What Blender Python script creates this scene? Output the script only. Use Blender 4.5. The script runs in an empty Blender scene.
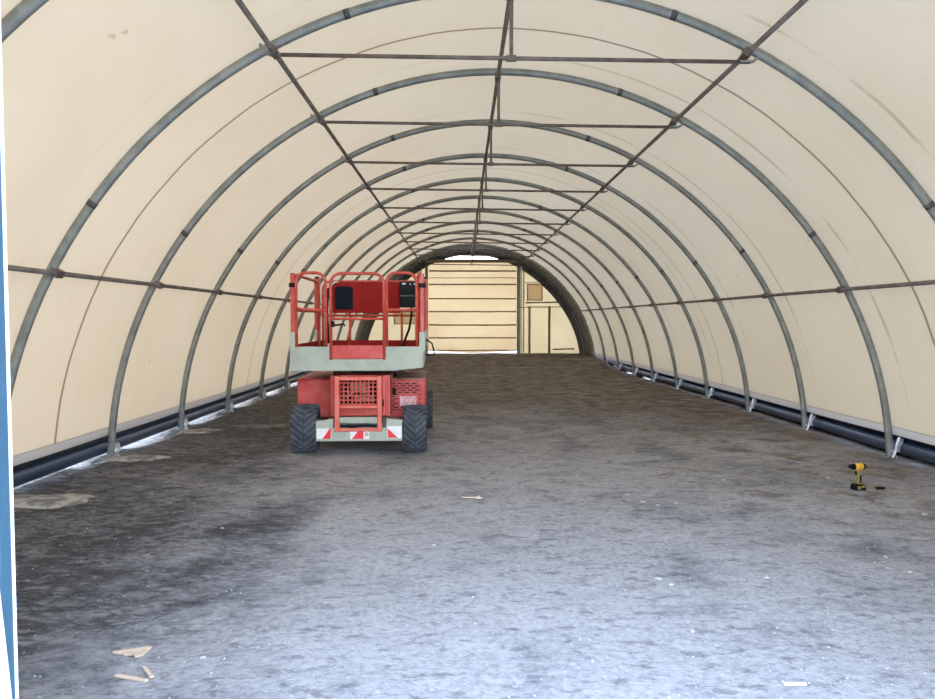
import bpy, bmesh, math, random
from mathutils import Vector, Matrix, noise

C = bpy.context.scene.collection
SC = bpy.context.scene
PI = math.pi
random.seed(7)

# ------------------------------------------------------------------ camera, sky, sun, exposure
S = 2.171            # rib spacing in metres
RX, RZ = 4.805, 4.68   # rib centre-line half width and height
CAM = (-0.510, 0.0, 1.68)
cd = bpy.data.cameras.new('camera')
cam = bpy.data.objects.new('camera', cd)
C.objects.link(cam)
cd.sensor_fit = 'HORIZONTAL'
cd.sensor_width = 36.0
cd.lens = 36.0 * 709.0 / 935.0
cd.clip_start = 0.05
cd.clip_end = 500
cam.location = CAM
cam.rotation_euler = (math.radians(90 - 2.34), 0, math.radians(-0.52))
SC.camera = cam

SC.view_settings.view_transform = 'Standard'
SC.view_settings.look = 'None'
SC.view_settings.gamma = 1.0
SC.view_settings.use_curve_mapping = False
SC.view_settings.exposure = 1.0
SC.cycles.max_bounces = 10
SC.cycles.diffuse_bounces = 7
SC.cycles.transmission_bounces = 8
SC.cycles.caustics_reflective = False

world = bpy.data.worlds.new('world')
SC.world = world
world.use_nodes = True
wn = world.node_tree
wn.nodes.clear()
wo = wn.nodes.new('ShaderNodeOutputWorld')
wb = wn.nodes.new('ShaderNodeBackground')
wb.inputs['Color'].default_value = (0.50, 0.68, 1.0, 1)
wb.inputs['Strength'].default_value = 5.0
# hazy sky: whiter and brighter towards the horizon
wg = wn.nodes.new('ShaderNodeTexCoord')
ws = wn.nodes.new('ShaderNodeSeparateXYZ')
wr = wn.nodes.new('ShaderNodeValToRGB')
wr.color_ramp.elements[0].position = 0.0
wr.color_ramp.elements[0].color = (0.93, 0.96, 1.0, 1)
wr.color_ramp.elements[1].position = 0.55
wr.color_ramp.elements[1].color = (0.50, 0.68, 1.0, 1)
wn.links.new(wg.outputs['Generated'], ws.inputs[0])
wn.links.new(ws.outputs['Z'], wr.inputs[0])
wn.links.new(wr.outputs[0], wb.inputs['Color'])
wn.links.new(wb.outputs[0], wo.inputs[0])

sd = bpy.data.lights.new('sun', 'SUN')
sun = bpy.data.objects.new('sun', sd)
C.objects.link(sun)
sd.energy = 4.0
sd.angle = math.radians(0.6)
sd.color = (1.0, 0.86, 0.68)
sdir = Vector((0.62, -0.62, -0.62)).normalized()      # from the far left, mid height
sun.rotation_euler = sdir.to_track_quat('-Z', 'Y').to_euler()
sun.location = (-20, 40, 20)

# ------------------------------------------------------------------ material helpers
def new_mat(name):
    m = bpy.data.materials.new(name)
    m.use_nodes = True
    nt = m.node_tree
    b = nt.nodes['Principled BSDF']
    return m, nt, b

def N(nt, typ, **kw):
    n = nt.nodes.new(typ)
    for k, v in kw.items():
        setattr(n, k, v)
    return n

def math_n(nt, op, a, b=None, clamp=False):
    n = nt.nodes.new('ShaderNodeMath')
    n.operation = op
    n.use_clamp = clamp
    for i, v in enumerate((a, b)):
        if v is None:
            continue
        if isinstance(v, (int, float)):
            n.inputs[i].default_value = v
        else:
            nt.links.new(v, n.inputs[i])
    return n.outputs[0]

def mixc(nt, fac, a, b, mode='MIX'):
    n = nt.nodes.new('ShaderNodeMix')
    n.data_type = 'RGBA'
    n.blend_type = mode
    for i, v in ((0, fac), (6, a), (7, b)):
        if isinstance(v, (int, float)):
            n.inputs[i].default_value = v
        elif isinstance(v, tuple):
            n.inputs[i].default_value = v + (1,) if len(v) == 3 else v
        else:
            nt.links.new(v, n.inputs[i])
    return n.outputs[2]

def noise_n(nt, vec, scale, detail=5, rough=0.55, dist=0.0):
    n = nt.nodes.new('ShaderNodeTexNoise')
    n.inputs['Scale'].default_value = scale
    n.inputs['Detail'].default_value = detail
    n.inputs['Roughness'].default_value = rough
    n.inputs['Distortion'].default_value = dist
    nt.links.new(vec, n.inputs['Vector'])
    return n.outputs['Fac']

def mrange(nt, v, a, b, c=0.0, d=1.0, smooth=True):
    n = nt.nodes.new('ShaderNodeMapRange')
    n.interpolation_type = 'SMOOTHSTEP' if smooth else 'LINEAR'
    nt.links.new(v, n.inputs[0])
    for i, x in enumerate((a, b, c, d)):
        n.inputs[i + 1].default_value = x
    return n.outputs[0]

def worn(name, c1, c2, rough=0.5, metal=0.0, scale=8, lo=0.45, hi=0.7, bump=0.1, c3=None, lo3=0.62, hi3=0.7, bscale=30, spec=0.5):
    """paint / metal with noise wear between two or three colours"""
    m, nt, b = new_mat(name)
    tc = N(nt, 'ShaderNodeTexCoord')
    f = noise_n(nt, tc.outputs['Object'], scale, 6, 0.6)
    col = mixc(nt, mrange(nt, f, lo, hi), c1, c2)
    if c3:
        f3 = noise_n(nt, tc.outputs['Object'], scale * 2.7, 8, 0.7)
        col = mixc(nt, mrange(nt, f3, lo3, hi3), col, c3)
    nt.links.new(col, b.inputs['Base Color'])
    b.inputs['Roughness'].default_value = rough
    b.inputs['Metallic'].default_value = metal
    b.inputs['Specular IOR Level'].default_value = spec if max(c1) > 0.03 or metal else 0.12
    if bump:
        bn = N(nt, 'ShaderNodeBump')
        bn.inputs['Strength'].default_value = bump
        bn.inputs['Distance'].default_value = 0.01
        nt.links.new(noise_n(nt, tc.outputs['Object'], bscale, 4), bn.inputs['Height'])
        nt.links.new(bn.outputs[0], b.inputs['Normal'])
    return m

def fabric(name, refl, trans, tfac, seams=False, hem=False, dark_marks=False):
    """translucent tarpaulin: diffuse + translucent"""
    m, nt, b = new_mat(name)
    nt.nodes.remove(b)
    out = nt.nodes['Material Output']
    geo = N(nt, 'ShaderNodeNewGeometry')
    pos = geo.outputs['Position']
    sep = N(nt, 'ShaderNodeSeparateXYZ')
    nt.links.new(pos, sep.inputs[0])
    x, y, z = sep.outputs
    n1 = noise_n(nt, pos, 0.45, 5, 0.6, 0.4)
    n2 = noise_n(nt, pos, 3.0, 8, 0.7, 0.2)
    tint = mixc(nt, mrange(nt, n1, 0.3, 0.7, 0.0, 0.55), (1, 1, 1), (0.90, 0.86, 0.80))
    tint = mixc(nt, mrange(nt, n2, 0.60, 0.78, 0.0, 0.35), tint, (0.80, 0.74, 0.66))
    # small dark spots
    n3 = noise_n(nt, pos, 5.5, 2, 0.4)
    tint = mixc(nt, mrange(nt, n3, 0.765, 0.80, 0.0, 0.45), tint, (0.45, 0.38, 0.30))
    if seams:
        wob = math_n(nt, 'MULTIPLY', math_n(nt, 'SUBTRACT', noise_n(nt, pos, 0.8, 2), 0.5), 0.10)
        yy = math_n(nt, 'ADD', y, wob)
        for k, w, st in ((3.47, 0.017, 0.75), (6.60, 0.016, 0.5), (9.7, 0.014, 0.4)):
            d = math_n(nt, 'ABSOLUTE', math_n(nt, 'SUBTRACT', yy, k * S))
            f = mrange(nt, d, w * 0.6, w * 1.6, st, 0.0)
            tint = mixc(nt, f, tint, (0.20, 0.13, 0.09))
        # faint dark lines a little in front of each rib
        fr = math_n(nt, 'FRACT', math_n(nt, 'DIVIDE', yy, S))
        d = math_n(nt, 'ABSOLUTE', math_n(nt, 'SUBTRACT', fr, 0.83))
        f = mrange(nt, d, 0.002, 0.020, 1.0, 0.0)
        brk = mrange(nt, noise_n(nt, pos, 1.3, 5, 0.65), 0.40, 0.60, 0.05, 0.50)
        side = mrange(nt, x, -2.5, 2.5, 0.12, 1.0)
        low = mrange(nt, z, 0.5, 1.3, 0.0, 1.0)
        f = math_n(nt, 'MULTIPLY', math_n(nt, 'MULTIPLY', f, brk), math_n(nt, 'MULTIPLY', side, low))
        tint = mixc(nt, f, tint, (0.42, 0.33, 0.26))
    cr = mixc(nt, 1.0, refl, tint, 'MULTIPLY')
    ct = mixc(nt, 1.0, trans, tint, 'MULTIPLY')
    tf = None
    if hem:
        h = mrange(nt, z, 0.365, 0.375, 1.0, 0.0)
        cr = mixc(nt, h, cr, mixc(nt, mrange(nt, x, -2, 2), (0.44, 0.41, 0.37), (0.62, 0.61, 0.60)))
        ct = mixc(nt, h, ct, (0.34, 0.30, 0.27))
        ln = math_n(nt, 'ABSOLUTE', math_n(nt, 'SUBTRACT', z, 0.37))
        lf = mrange(nt, ln, 0.004, 0.012, 0.5, 0.0)
        cr = mixc(nt, lf, cr, (0.25, 0.2, 0.17))
        ct = mixc(nt, lf, ct, (0.1, 0.08, 0.06))
    df = N(nt, 'ShaderNodeBsdfDiffuse')
    tr = N(nt, 'ShaderNodeBsdfTranslucent')
    mx = N(nt, 'ShaderNodeMixShader')
    mx.inputs[0].default_value = tfac
    nt.links.new(cr, df.inputs['Color'])
    nt.links.new(ct, tr.inputs['Color'])
    nt.links.new(df.outputs[0], mx.inputs[1])
    nt.links.new(tr.outputs[0], mx.inputs[2])
    bn = N(nt, 'ShaderNodeBump')
    bn.inputs['Strength'].default_value = 0.35
    bn.inputs['Distance'].default_value = 0.05
    mp = N(nt, 'ShaderNodeMapping')
    mp.inputs['Scale'].default_value = (1.0, 0.6, 1.0)
    nt.links.new(pos, mp.inputs[0])
    nt.links.new(noise_n(nt, mp.outputs[0], 1.1, 4, 0.5, 0.9), bn.inputs['Height'])
    nt.links.new(bn.outputs[0], df.inputs['Normal'])
    nt.links.new(bn.outputs[0], tr.inputs['Normal'])
    nt.links.new(mx.outputs[0], out.inputs['Surface'])
    return m

M = {}
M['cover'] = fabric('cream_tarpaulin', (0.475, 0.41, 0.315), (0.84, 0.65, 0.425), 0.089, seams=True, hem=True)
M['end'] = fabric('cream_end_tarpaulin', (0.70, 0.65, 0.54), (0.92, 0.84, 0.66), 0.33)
M['door'] = fabric('cream_door_sheet', (0.70, 0.65, 0.54), (0.93, 0.82, 0.63), 0.34)
M['white_tarp'] = fabric('white_tarpaulin', (0.93, 0.94, 0.95), (0.8, 0.8, 0.8), 0.15)
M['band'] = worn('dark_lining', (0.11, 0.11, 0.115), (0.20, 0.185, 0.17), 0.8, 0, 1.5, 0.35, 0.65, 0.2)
M['galv'] = worn('galvanised_steel', (0.22, 0.24, 0.225), (0.32, 0.335, 0.31), 0.55, 0.45, 5, 0.35, 0.7, 0.05)
M['galv_dark'] = worn('weathered_steel', (0.14, 0.118, 0.105), (0.23, 0.195, 0.175), 0.55, 0.45, 6, 0.35, 0.7, 0.05)
M['bright'] = worn('bright_zinc', (0.75, 0.76, 0.78), (0.55, 0.56, 0.58), 0.35, 0.6, 12, 0.4, 0.7, 0.05)
M['backlit_brown'] = worn('backlit_brown_pipe', (0.42, 0.31, 0.21), (0.30, 0.22, 0.15), 0.7, 0.1, 6, 0.4, 0.7, 0)  # brown of backlit pipe silhouettes put into the colour
M['sleeve'] = worn('dark_sleeve', (0.07, 0.075, 0.08), (0.13, 0.13, 0.13), 0.5, 0.4, 8, 0.4, 0.7, 0)
M['blackpipe'] = worn('black_plastic_pipe', (0.022, 0.036, 0.065), (0.040, 0.058, 0.095), 0.38, 0, 3, 0.4, 0.7, 0.05)
M['blackstrip'] = worn('black_strip', (0.010, 0.014, 0.022), (0.022, 0.028, 0.038), 0.5, 0, 4, 0.4, 0.7, 0.3)
M['post'] = worn('skylit_blue_steel', (0.040, 0.105, 0.165), (0.05, 0.125, 0.19), 0.45, 0.1, 4, 0.4, 0.7, 0.03)  # sky light on bare steel put into the colour as blue
M['strip_and_halo'] = worn('white_strip_and_halo', (0.85, 0.90, 0.95), (0.75, 0.82, 0.9), 0.4, 0, 4, 0.4, 0.7, 0)  # white strip; on the doorway post it stands in for lens halo
M['red'] = worn('faded_red_paint', (0.55, 0.050, 0.040), (0.62, 0.10, 0.080), 0.45, 0, 5, 0.38, 0.66, 0.06, (0.28, 0.05, 0.04), 0.66, 0.74)
M['red_rail'] = worn('orange_red_rail_paint', (0.52, 0.055, 0.035), (0.60, 0.11, 0.07), 0.42, 0, 9, 0.4, 0.65, 0.05, (0.25, 0.06, 0.04), 0.66, 0.72)
M['orange'] = worn('orange_frame_paint', (0.72, 0.125, 0.085), (0.72, 0.20, 0.15), 0.45, 0, 6, 0.4, 0.65, 0.05, (0.35, 0.10, 0.06), 0.66, 0.72)
M['redpanel'] = worn('deep_red_panel', (0.33, 0.016, 0.013), (0.38, 0.026, 0.02), 0.7, 0, 3, 0.4, 0.7, 0.04, spec=0.15)
M['pale'] = worn('pale_grey_green_paint', (0.44, 0.48, 0.39), (0.36, 0.41, 0.34), 0.55, 0, 5, 0.4, 0.65, 0.08, (0.27, 0.22, 0.15), 0.66, 0.76)
M['dusty'] = worn('dusty_red_top', (0.50, 0.22, 0.17), (0.46, 0.36, 0.29), 0.85, 0, 6, 0.35, 0.65, 0.1)
M['rubber'] = worn('dusty_tyre_rubber', (0.035, 0.042, 0.055), (0.07, 0.085, 0.105), 0.9, 0, 7, 0.35, 0.7, 0.3)
M['lug'] = worn('dusty_tread', (0.065, 0.078, 0.095), (0.125, 0.145, 0.17), 0.9, 0, 7, 0.35, 0.7, 0.3)
M['black'] = worn('black_plastic', (0.004, 0.0045, 0.006), (0.010, 0.011, 0.014), 0.45, 0, 9, 0.4, 0.7, 0)
M['navy'] = worn('dark_blue_board', (0.003, 0.005, 0.014), (0.005, 0.008, 0.02), 0.5, 0, 9, 0.4, 0.7, 0)
M['dark'] = worn('recess_shade', (0.006, 0.004, 0.004), (0.012, 0.008, 0.008), 0.8, 0, 9, 0.4, 0.7, 0)  # near-black colour standing in for shade inside openings
M['grease'] = worn('greasy_dark_steel', (0.05, 0.05, 0.055), (0.10, 0.09, 0.085), 0.5, 0.5, 9, 0.4, 0.7, 0.1)
M['sticker_white'] = worn('white_reflective', (0.85, 0.85, 0.84), (0.70, 0.70, 0.68), 0.4, 0, 12, 0.5, 0.75, 0)
M['sticker_red'] = worn('red_reflective', (0.82, 0.03, 0.04), (0.70, 0.05, 0.05), 0.4, 0, 12, 0.5, 0.75, 0)
M['label_pink'] = worn('faded_label', (0.66, 0.30, 0.30), (0.80, 0.55, 0.54), 0.6, 0, 40, 0.45, 0.55, 0)
M['wood'] = worn('pale_split_wood', (0.60, 0.47, 0.36), (0.48, 0.36, 0.27), 0.8, 0, 14, 0.4, 0.65, 0.2)
M['wood_light'] = worn('pale_cream_wood', (0.85, 0.78, 0.58), (0.75, 0.66, 0.46), 0.8, 0, 14, 0.4, 0.65, 0.2)
M['stone'] = worn('pale_stone', (0.42, 0.42, 0.42), (0.30, 0.30, 0.31), 0.9, 0, 20, 0.4, 0.65, 0.2)
M['yellow'] = worn('yellow_tool_plastic', (0.85, 0.48, 0.04), (0.75, 0.40, 0.03), 0.45, 0, 20, 0.4, 0.7, 0)
M['yellow_dirty'] = worn('dull_yellow_plastic', (0.30, 0.23, 0.06), (0.22, 0.18, 0.06), 0.5, 0, 20, 0.4, 0.7, 0)
M['vent'] = fabric('tan_mesh_patch', (0.55, 0.47, 0.35), (0.72, 0.58, 0.38), 0.34)
M['concrete'] = worn('spilled_concrete', (0.40, 0.38, 0.35), (0.17, 0.165, 0.16), 0.95, 0, 7, 0.42, 0.6, 1.0)

# ground of packed asphalt chippings and dirt
def floor_mat():
    m, nt, b = new_mat('packed_dirt_floor')
    geo = N(nt, 'ShaderNodeNewGeometry')
    pos = geo.outputs['Position']
    sep = N(nt, 'ShaderNodeSeparateXYZ')
    nt.links.new(pos, sep.inputs[0])
    x, y, z = sep.outputs
    mp = N(nt, 'ShaderNodeMapping')
    mp.inputs['Rotation'].default_value = (0, 0, math.radians(-28))
    mp.inputs['Scale'].default_value = (0.8, 1.5, 1)
    nt.links.new(pos, mp.inputs[0])
    track = noise_n(nt, mp.outputs[0], 4.2, 9, 0.76, 0.5)
    clump = noise_n(nt, pos, 8, 8, 0.80, 0.3)
    big = noise_n(nt, pos, 0.35, 4, 0.55, 0.6)
    mid = noise_n(nt, pos, 1.6, 8, 0.65, 0.4)
    fine = noise_n(nt, pos, 22, 6, 0.7)
    grit = noise_n(nt, pos, 70, 3, 0.6)
    dust = (0.41, 0.405, 0.41)
    grey = (0.24, 0.245, 0.258)
    black = (0.10, 0.10, 0.105)
    # pale dust in the driven middle, dark chippings at the left side and at the back
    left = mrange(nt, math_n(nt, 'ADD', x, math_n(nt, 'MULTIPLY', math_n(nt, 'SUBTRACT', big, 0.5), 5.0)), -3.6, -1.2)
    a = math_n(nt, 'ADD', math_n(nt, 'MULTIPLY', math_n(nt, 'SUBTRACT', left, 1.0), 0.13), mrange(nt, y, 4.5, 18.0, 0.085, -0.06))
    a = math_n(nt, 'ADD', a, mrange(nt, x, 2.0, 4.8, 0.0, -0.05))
    f = math_n(nt, 'ADD', math_n(nt, 'MULTIPLY', big, 0.42), math_n(nt, 'MULTIPLY', mid, 0.48))
    f = math_n(nt, 'ADD', f, math_n(nt, 'MULTIPLY', clump, 0.10))
    f = math_n(nt, 'ADD', f, a)
    c = mixc(nt, mrange(nt, f, 0.38, 0.50), black, grey)
    c = mixc(nt, mrange(nt, f, 0.47, 0.585), c, dust)
    # churned lug prints with lump shadows painted in, strongest on the left
    tk = mrange(nt, track, 0.40, 0.50, 1.0, 0.0)
    ts = math_n(nt, 'SUBTRACT', 0.80, math_n(nt, 'MULTIPLY', left, 0.68))
    c = mixc(nt, math_n(nt, 'MULTIPLY', tk, ts), c, (0.05, 0.05, 0.056))
    vt = N(nt, 'ShaderNodeTexVoronoi')
    vt.feature = 'DISTANCE_TO_EDGE'
    vt.inputs['Scale'].default_value = 10.0
    vm = N(nt, 'ShaderNodeVectorMath')
    vm.operation = 'ADD'
    wob = N(nt, 'ShaderNodeTexNoise')
    wob.inputs['Scale'].default_value = 4.0
    nt.links.new(pos, wob.inputs['Vector'])
    vs_ = N(nt, 'ShaderNodeVectorMath')
    vs_.operation = 'SCALE'
    vs_.inputs['Scale'].default_value = 0.16
    nt.links.new(wob.outputs['Color'], vs_.inputs[0])
    nt.links.new(mp.outputs[0], vm.inputs[0])
    nt.links.new(vs_.outputs[0], vm.inputs[1])
    nt.links.new(vm.outputs[0], vt.inputs['Vector'])
    crack_shade = mrange(nt, math_n(nt, 'ADD', vt.outputs['Distance'], math_n(nt, 'MULTIPLY', math_n(nt, 'SUBTRACT', fine, 0.5), 0.35)), 0.01, 0.14, 0.8, 0.0)
    cm = math_n(nt, 'MULTIPLY', crack_shade, math_n(nt, 'SUBTRACT', 0.75, math_n(nt, 'MULTIPLY', left, 0.70)))
    cm = math_n(nt, 'MULTIPLY', cm, mrange(nt, mid, 0.40, 0.58))
    c = mixc(nt, cm, c, (0.045, 0.045, 0.05))
    lump = noise_n(nt, mp.outputs[0], 7.0, 7, 0.72, 0.3)
    c = mixc(nt, mrange(nt, lump, 0.50, 0.60, 0.0, 0.42), c, dust)
    c = mixc(nt, mrange(nt, lump, 0.38, 0.47, 0.45, 0.0), c, (0.055, 0.055, 0.062))
    # brown soil towards the far end and along the walls
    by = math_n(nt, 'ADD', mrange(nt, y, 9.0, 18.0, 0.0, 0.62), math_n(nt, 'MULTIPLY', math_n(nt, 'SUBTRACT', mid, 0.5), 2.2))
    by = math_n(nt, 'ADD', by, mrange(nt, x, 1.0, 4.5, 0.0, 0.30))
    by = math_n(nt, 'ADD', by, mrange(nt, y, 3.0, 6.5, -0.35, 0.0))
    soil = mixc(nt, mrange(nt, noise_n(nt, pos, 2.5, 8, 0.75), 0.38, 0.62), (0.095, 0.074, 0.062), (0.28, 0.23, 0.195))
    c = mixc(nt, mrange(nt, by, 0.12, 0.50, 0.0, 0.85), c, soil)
    # thin smears of paler dust
    sm = noise_n(nt, mp.outputs[0], 0.9, 6, 0.6, 0.5)
    c = mixc(nt, mrange(nt, sm, 0.60, 0.68, 0.0, 0.55), c, dust)
    # grain
    c = mixc(nt, mrange(nt, fine, 0.34, 0.58, 0.30, 0.0), c, (0.03, 0.03, 0.033))
    c = mixc(nt, mrange(nt, grit, 0.60, 0.70, 0.0, 0.40), c, (0.50, 0.50, 0.50))
    # pale flecks
    v = N(nt, 'ShaderNodeTexVoronoi')
    v.inputs['Scale'].default_value = 9.0
    nt.links.new(pos, v.inputs['Vector'])
    fl = mrange(nt, v.outputs['Distance'], 0.05, 0.09, 1.0, 0.0)
    wn_ = N(nt, 'ShaderNodeTexWhiteNoise')
    nt.links.new(v.outputs['Position'], wn_.inputs['Vector'])
    fl = math_n(nt, 'MULTIPLY', fl, math_n(nt, 'GREATER_THAN', wn_.outputs['Value'], 0.9))
    c = mixc(nt, fl, c, (0.55, 0.55, 0.55))
    nt.links.new(c, b.inputs['Base Color'])
    b.inputs['Roughness'].default_value = 0.95
    b.inputs['Specular IOR Level'].default_value = 0.2
    h = math_n(nt, 'ADD', math_n(nt, 'MULTIPLY', track, 1.0), math_n(nt, 'MULTIPLY', fine, 0.30))
    h = math_n(nt, 'ADD', h, math_n(nt, 'MULTIPLY', clump, 0.45))
    h = math_n(nt, 'SUBTRACT', h, math_n(nt, 'MULTIPLY', cm, 0.7))
    h = math_n(nt, 'MULTIPLY', h, math_n(nt, 'SUBTRACT', 1.0, math_n(nt, 'MULTIPLY', left, 0.55)))
    h = math_n(nt, 'ADD', h, math_n(nt, 'MULTIPLY', grit, 0.07))
    bn = N(nt, 'ShaderNodeBump')
    bn.inputs['Strength'].default_value = 0.9
    bn.inputs['Distance'].default_value = 0.07
    nt.links.new(h, bn.inputs['Height'])
    nt.links.new(bn.outputs[0], b.inputs['Normal'])
    return m
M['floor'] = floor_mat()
M['outside'] = worn('pale_gravel', (0.50, 0.50, 0.50), (0.38, 0.38, 0.38), 0.95, 0, 1.5, 0.4, 0.6, 0.3)

# ------------------------------------------------------------------ mesh helpers
class MB:
    def __init__(self):
        self.v = []; self.f = []; self.mi = []; self.cur = 0
    def add(self, vs, fs):
        o = len(self.v)
        self.v += [tuple(p) for p in vs]
        for f in fs:
            self.f.append(tuple(i + o for i in f)); self.mi.append(self.cur)
        return self
    def box(self, x0, x1, y0, y1, z0, z1, mat=None):
        vs = [Vector((x, y, z)) for z in (z0, z1) for y in (y0, y1) for x in (x0, x1)]
        if mat is not None:
            vs = [mat @ p for p in vs]
        return self.add(vs, [(0, 2, 3, 1), (4, 5, 7, 6), (0, 1, 5, 4), (2, 6, 7, 3), (0, 4, 6, 2), (1, 3, 7, 5)])
    def prism(self, pts, axis, a, b):
        """polygon pts (2D) extruded along axis from a to b"""
        def P(p, t):
            if axis == 'y': return (p[0], t, p[1])
            if axis == 'x': return (t, p[0], p[1])
            return (p[0], p[1], t)
        n = len(pts)
        vs = [P(p, a) for p in pts] + [P(p, b) for p in pts]
        fs = [tuple(range(n)), tuple(range(2 * n - 1, n - 1, -1))]
        fs += [(i, i + n, (i + 1) % n + n, (i + 1) % n) for i in range(n)]
        return self.add(vs, fs)
    def tube(self, pts, r, seg=10, r2=None, closed=False, cap=True):
        """r: radius (or list); r2: second radius (elliptic), path is a polyline"""
        pts = [Vector(p) for p in pts]
        n = len(pts)
        rs = r if isinstance(r, (list, tuple)) else [r] * n
        rings = []
        up = None
        for i, p in enumerate(pts):
            if closed:
                t = (pts[(i + 1) % n] - pts[i - 1]).normalized()
            else:
                t = (pts[min(i + 1, n - 1)] - pts[max(i - 1, 0)]).normalized()
            if up is None:
                up = Vector((0, 1, 0)) if abs(t.y) < 0.9 else Vector((0, 0, 1))
            side = t.cross(up).normalized()
            u2 = side.cross(t).normalized()
            up = u2
            ring = []
            for k in range(seg):
                a = 2 * PI * k / seg
                ring.append(p + side * math.cos(a) * (r2 if r2 else rs[i]) + u2 * math.sin(a) * rs[i])
            rings.append(ring)
        vs = [q for ring in rings for q in ring]
        fs = []
        m = n if closed else n - 1
        for i in range(m):
            j = (i + 1) % n
            for k in range(seg):
                l = (k + 1) % seg
                fs.append((i * seg + k, i * seg + l, j * seg + l, j * seg + k))
        if cap and not closed:
            fs.append(tuple(range(seg - 1, -1, -1)))
            fs.append(tuple((n - 1) * seg + k for k in range(seg)))
        return self.add(vs, fs)
    def build(self, name, mats, parent=None, smooth=False, bevel=0.0):
        me = bpy.data.meshes.new(name)
        me.from_pydata(self.v, [], self.f)
        if not isinstance(mats, (list, tuple)):
            mats = [mats]
        for m in mats:
            me.materials.append(m)
        me.polygons.foreach_set('material_index', self.mi)
        bm = bmesh.new(); bm.from_mesh(me)
        bmesh.ops.recalc_face_normals(bm, faces=bm.faces)
        bm.to_mesh(me); bm.free()
        if smooth:
            for p in me.polygons:
                p.use_smooth = len(p.vertices) <= 4
        me.update()
        o = bpy.data.objects.new(name, me)
        C.objects.link(o)
        if parent:
            o.parent = parent
        if bevel:
            bv = o.modifiers.new('bevel', 'BEVEL')
            bv.width = bevel; bv.segments = 2; bv.limit_method = 'ANGLE'
        return o

def tag(o, label=None, cat=None, group=None, kind=None):
    if label: o['label'] = label
    if cat: o['category'] = cat
    if group: o['group'] = group
    if kind: o['kind'] = kind
    return o

def empty(name, loc=(0, 0, 0), rz=0.0):
    o = bpy.data.objects.new(name, None)
    o.empty_display_size = 0.2
    C.objects.link(o)
    o.location = loc
    o.rotation_euler = (0, 0, rz)
    return o

def children(o):
    return [c for c in C.objects if c.parent == o]

def copy_tree(o, parent=None):
    c = o.copy()
    C.objects.link(c)
    c.parent = parent
    for ch in children(o):
        copy_tree(ch, c)
    return c

def sstep(a, b, v):
    t = max(0.0, min(1.0, (v - a) / (b - a)))
    return t * t * (3 - 2 * t)

def ground_z(x, y):
    z = 0.27 * sstep(22.5, 29.0, y)
    z += 0.018 * noise.noise(Vector((x * 0.9, y * 0.9, 1.3))) + 0.010 * noise.noise(Vector((x * 3.1, y * 3.1, 4.2)))
    if y < 3:
        pass
    # washed-out gaps below the left edge pipe, halfway between the ribs
    fr = (y / S) % 1.0
    hollow = max(0.0, 1 - abs(fr - 0.62) / 0.36)
    if x < -4.5 and 8.0 < y < 22:
        z -= 0.055 * sstep(-4.68, -4.90, x) * min(1, hollow * 2.2)
    if x > 4.5 and 19 < y < 26:
        z -= 0.09 * sstep(4.6, 4.85, x) * min(1, hollow * 2)
    if abs(x) > 5.05:
        z = z * max(0, 1 - (abs(x) - 5.05) / 0.3) - 0.10 * sstep(5.05, 5.3, abs(x))
    return z

# ------------------------------------------------------------------ ground
def grid(name, xs, ys, fz, mat):
    b = MB()
    nx, ny = len(xs), len(ys)
    b.add([(x, y, fz(x, y)) for y in ys for x in xs],
          [(j * nx + i, j * nx + i + 1, (j + 1) * nx + i + 1, (j + 1) * nx + i) for j in range(ny - 1) for i in range(nx - 1)])
    return b.build(name, mat, smooth=True)

xs = [-5.3 + i * 0.1 for i in range(107)]
ys = [-4 + i * 0.1 for i in range(353)]
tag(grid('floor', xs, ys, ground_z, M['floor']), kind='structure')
og = MB()
og.box(-90, 90, -60, 110, -0.6, -0.16)
tag(og.build('ground_outside', M['outside']), kind='structure')

def arch(a, d=0.0):
    """point (x, z) of the arch section at angle a, offset outwards by d; the old frame leans slightly"""
    z = math.sin(a) * (RZ + d)
    return math.cos(a) * (RX + d) - 0.08 * math.sin(2 * a) - 0.014 * z, z
def arch_top(x, d=0.0):
    lo, hi = 0.0, PI
    for _ in range(40):
        m = (lo + hi) / 2
        if arch(m, d)[0] > x: lo = m
        else: hi = m
    return lo
def arch_pts(x0, x1, n, d=0.0):
    a0, a1 = arch_top(x0, d), arch_top(x1, d)
    return [arch(a0 + (a1 - a0) * i / n, d) for i in range(n + 1)]

# ------------------------------------------------------------------ cover
K0, K1 = 1, 14
FX, FZ = RX + 0.06, RZ + 0.06
def cover(name, a0, a1, y0, y1, mat, na=40, inset=0.012):
    b = MB()
    ny = int(round((y1 - y0) / S * 8))
    vs = []
    for j in range(ny + 1):
        y = y0 + (y1 - y0) * j / ny
        fr = (y / S) % 1.0
        sag = inset * math.sin(PI * fr)
        for i in range(na + 1):
            a = a0 + (a1 - a0) * i / na
            w = 0.004 * noise.noise(Vector((a * 6, y * 1.2, 3)))
            p = arch(a, 0.06 - sag + w * math.sin(PI * fr))
            vs.append((p[0], y, p[1]))
    n = na + 1
    b.add(vs, [(j * n + i, j * n + i + 1, (j + 1) * n + i + 1, (j + 1) * n + i) for j in range(ny) for i in range(na)])
    return b.build(name, mat, smooth=True)

AW = math.radians(26.5)
AL = math.asin(0.27 / FZ)
yA, yB = K0 * S, 13 * S
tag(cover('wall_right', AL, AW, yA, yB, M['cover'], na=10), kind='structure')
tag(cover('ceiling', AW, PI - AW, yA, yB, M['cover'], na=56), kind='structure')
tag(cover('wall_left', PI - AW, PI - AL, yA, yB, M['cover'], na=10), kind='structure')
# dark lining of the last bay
tag(cover('trim_1', 0.01, PI - 0.01, yB, 14 * S + 0.1, M['band'], na=64), kind='structure')

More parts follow.
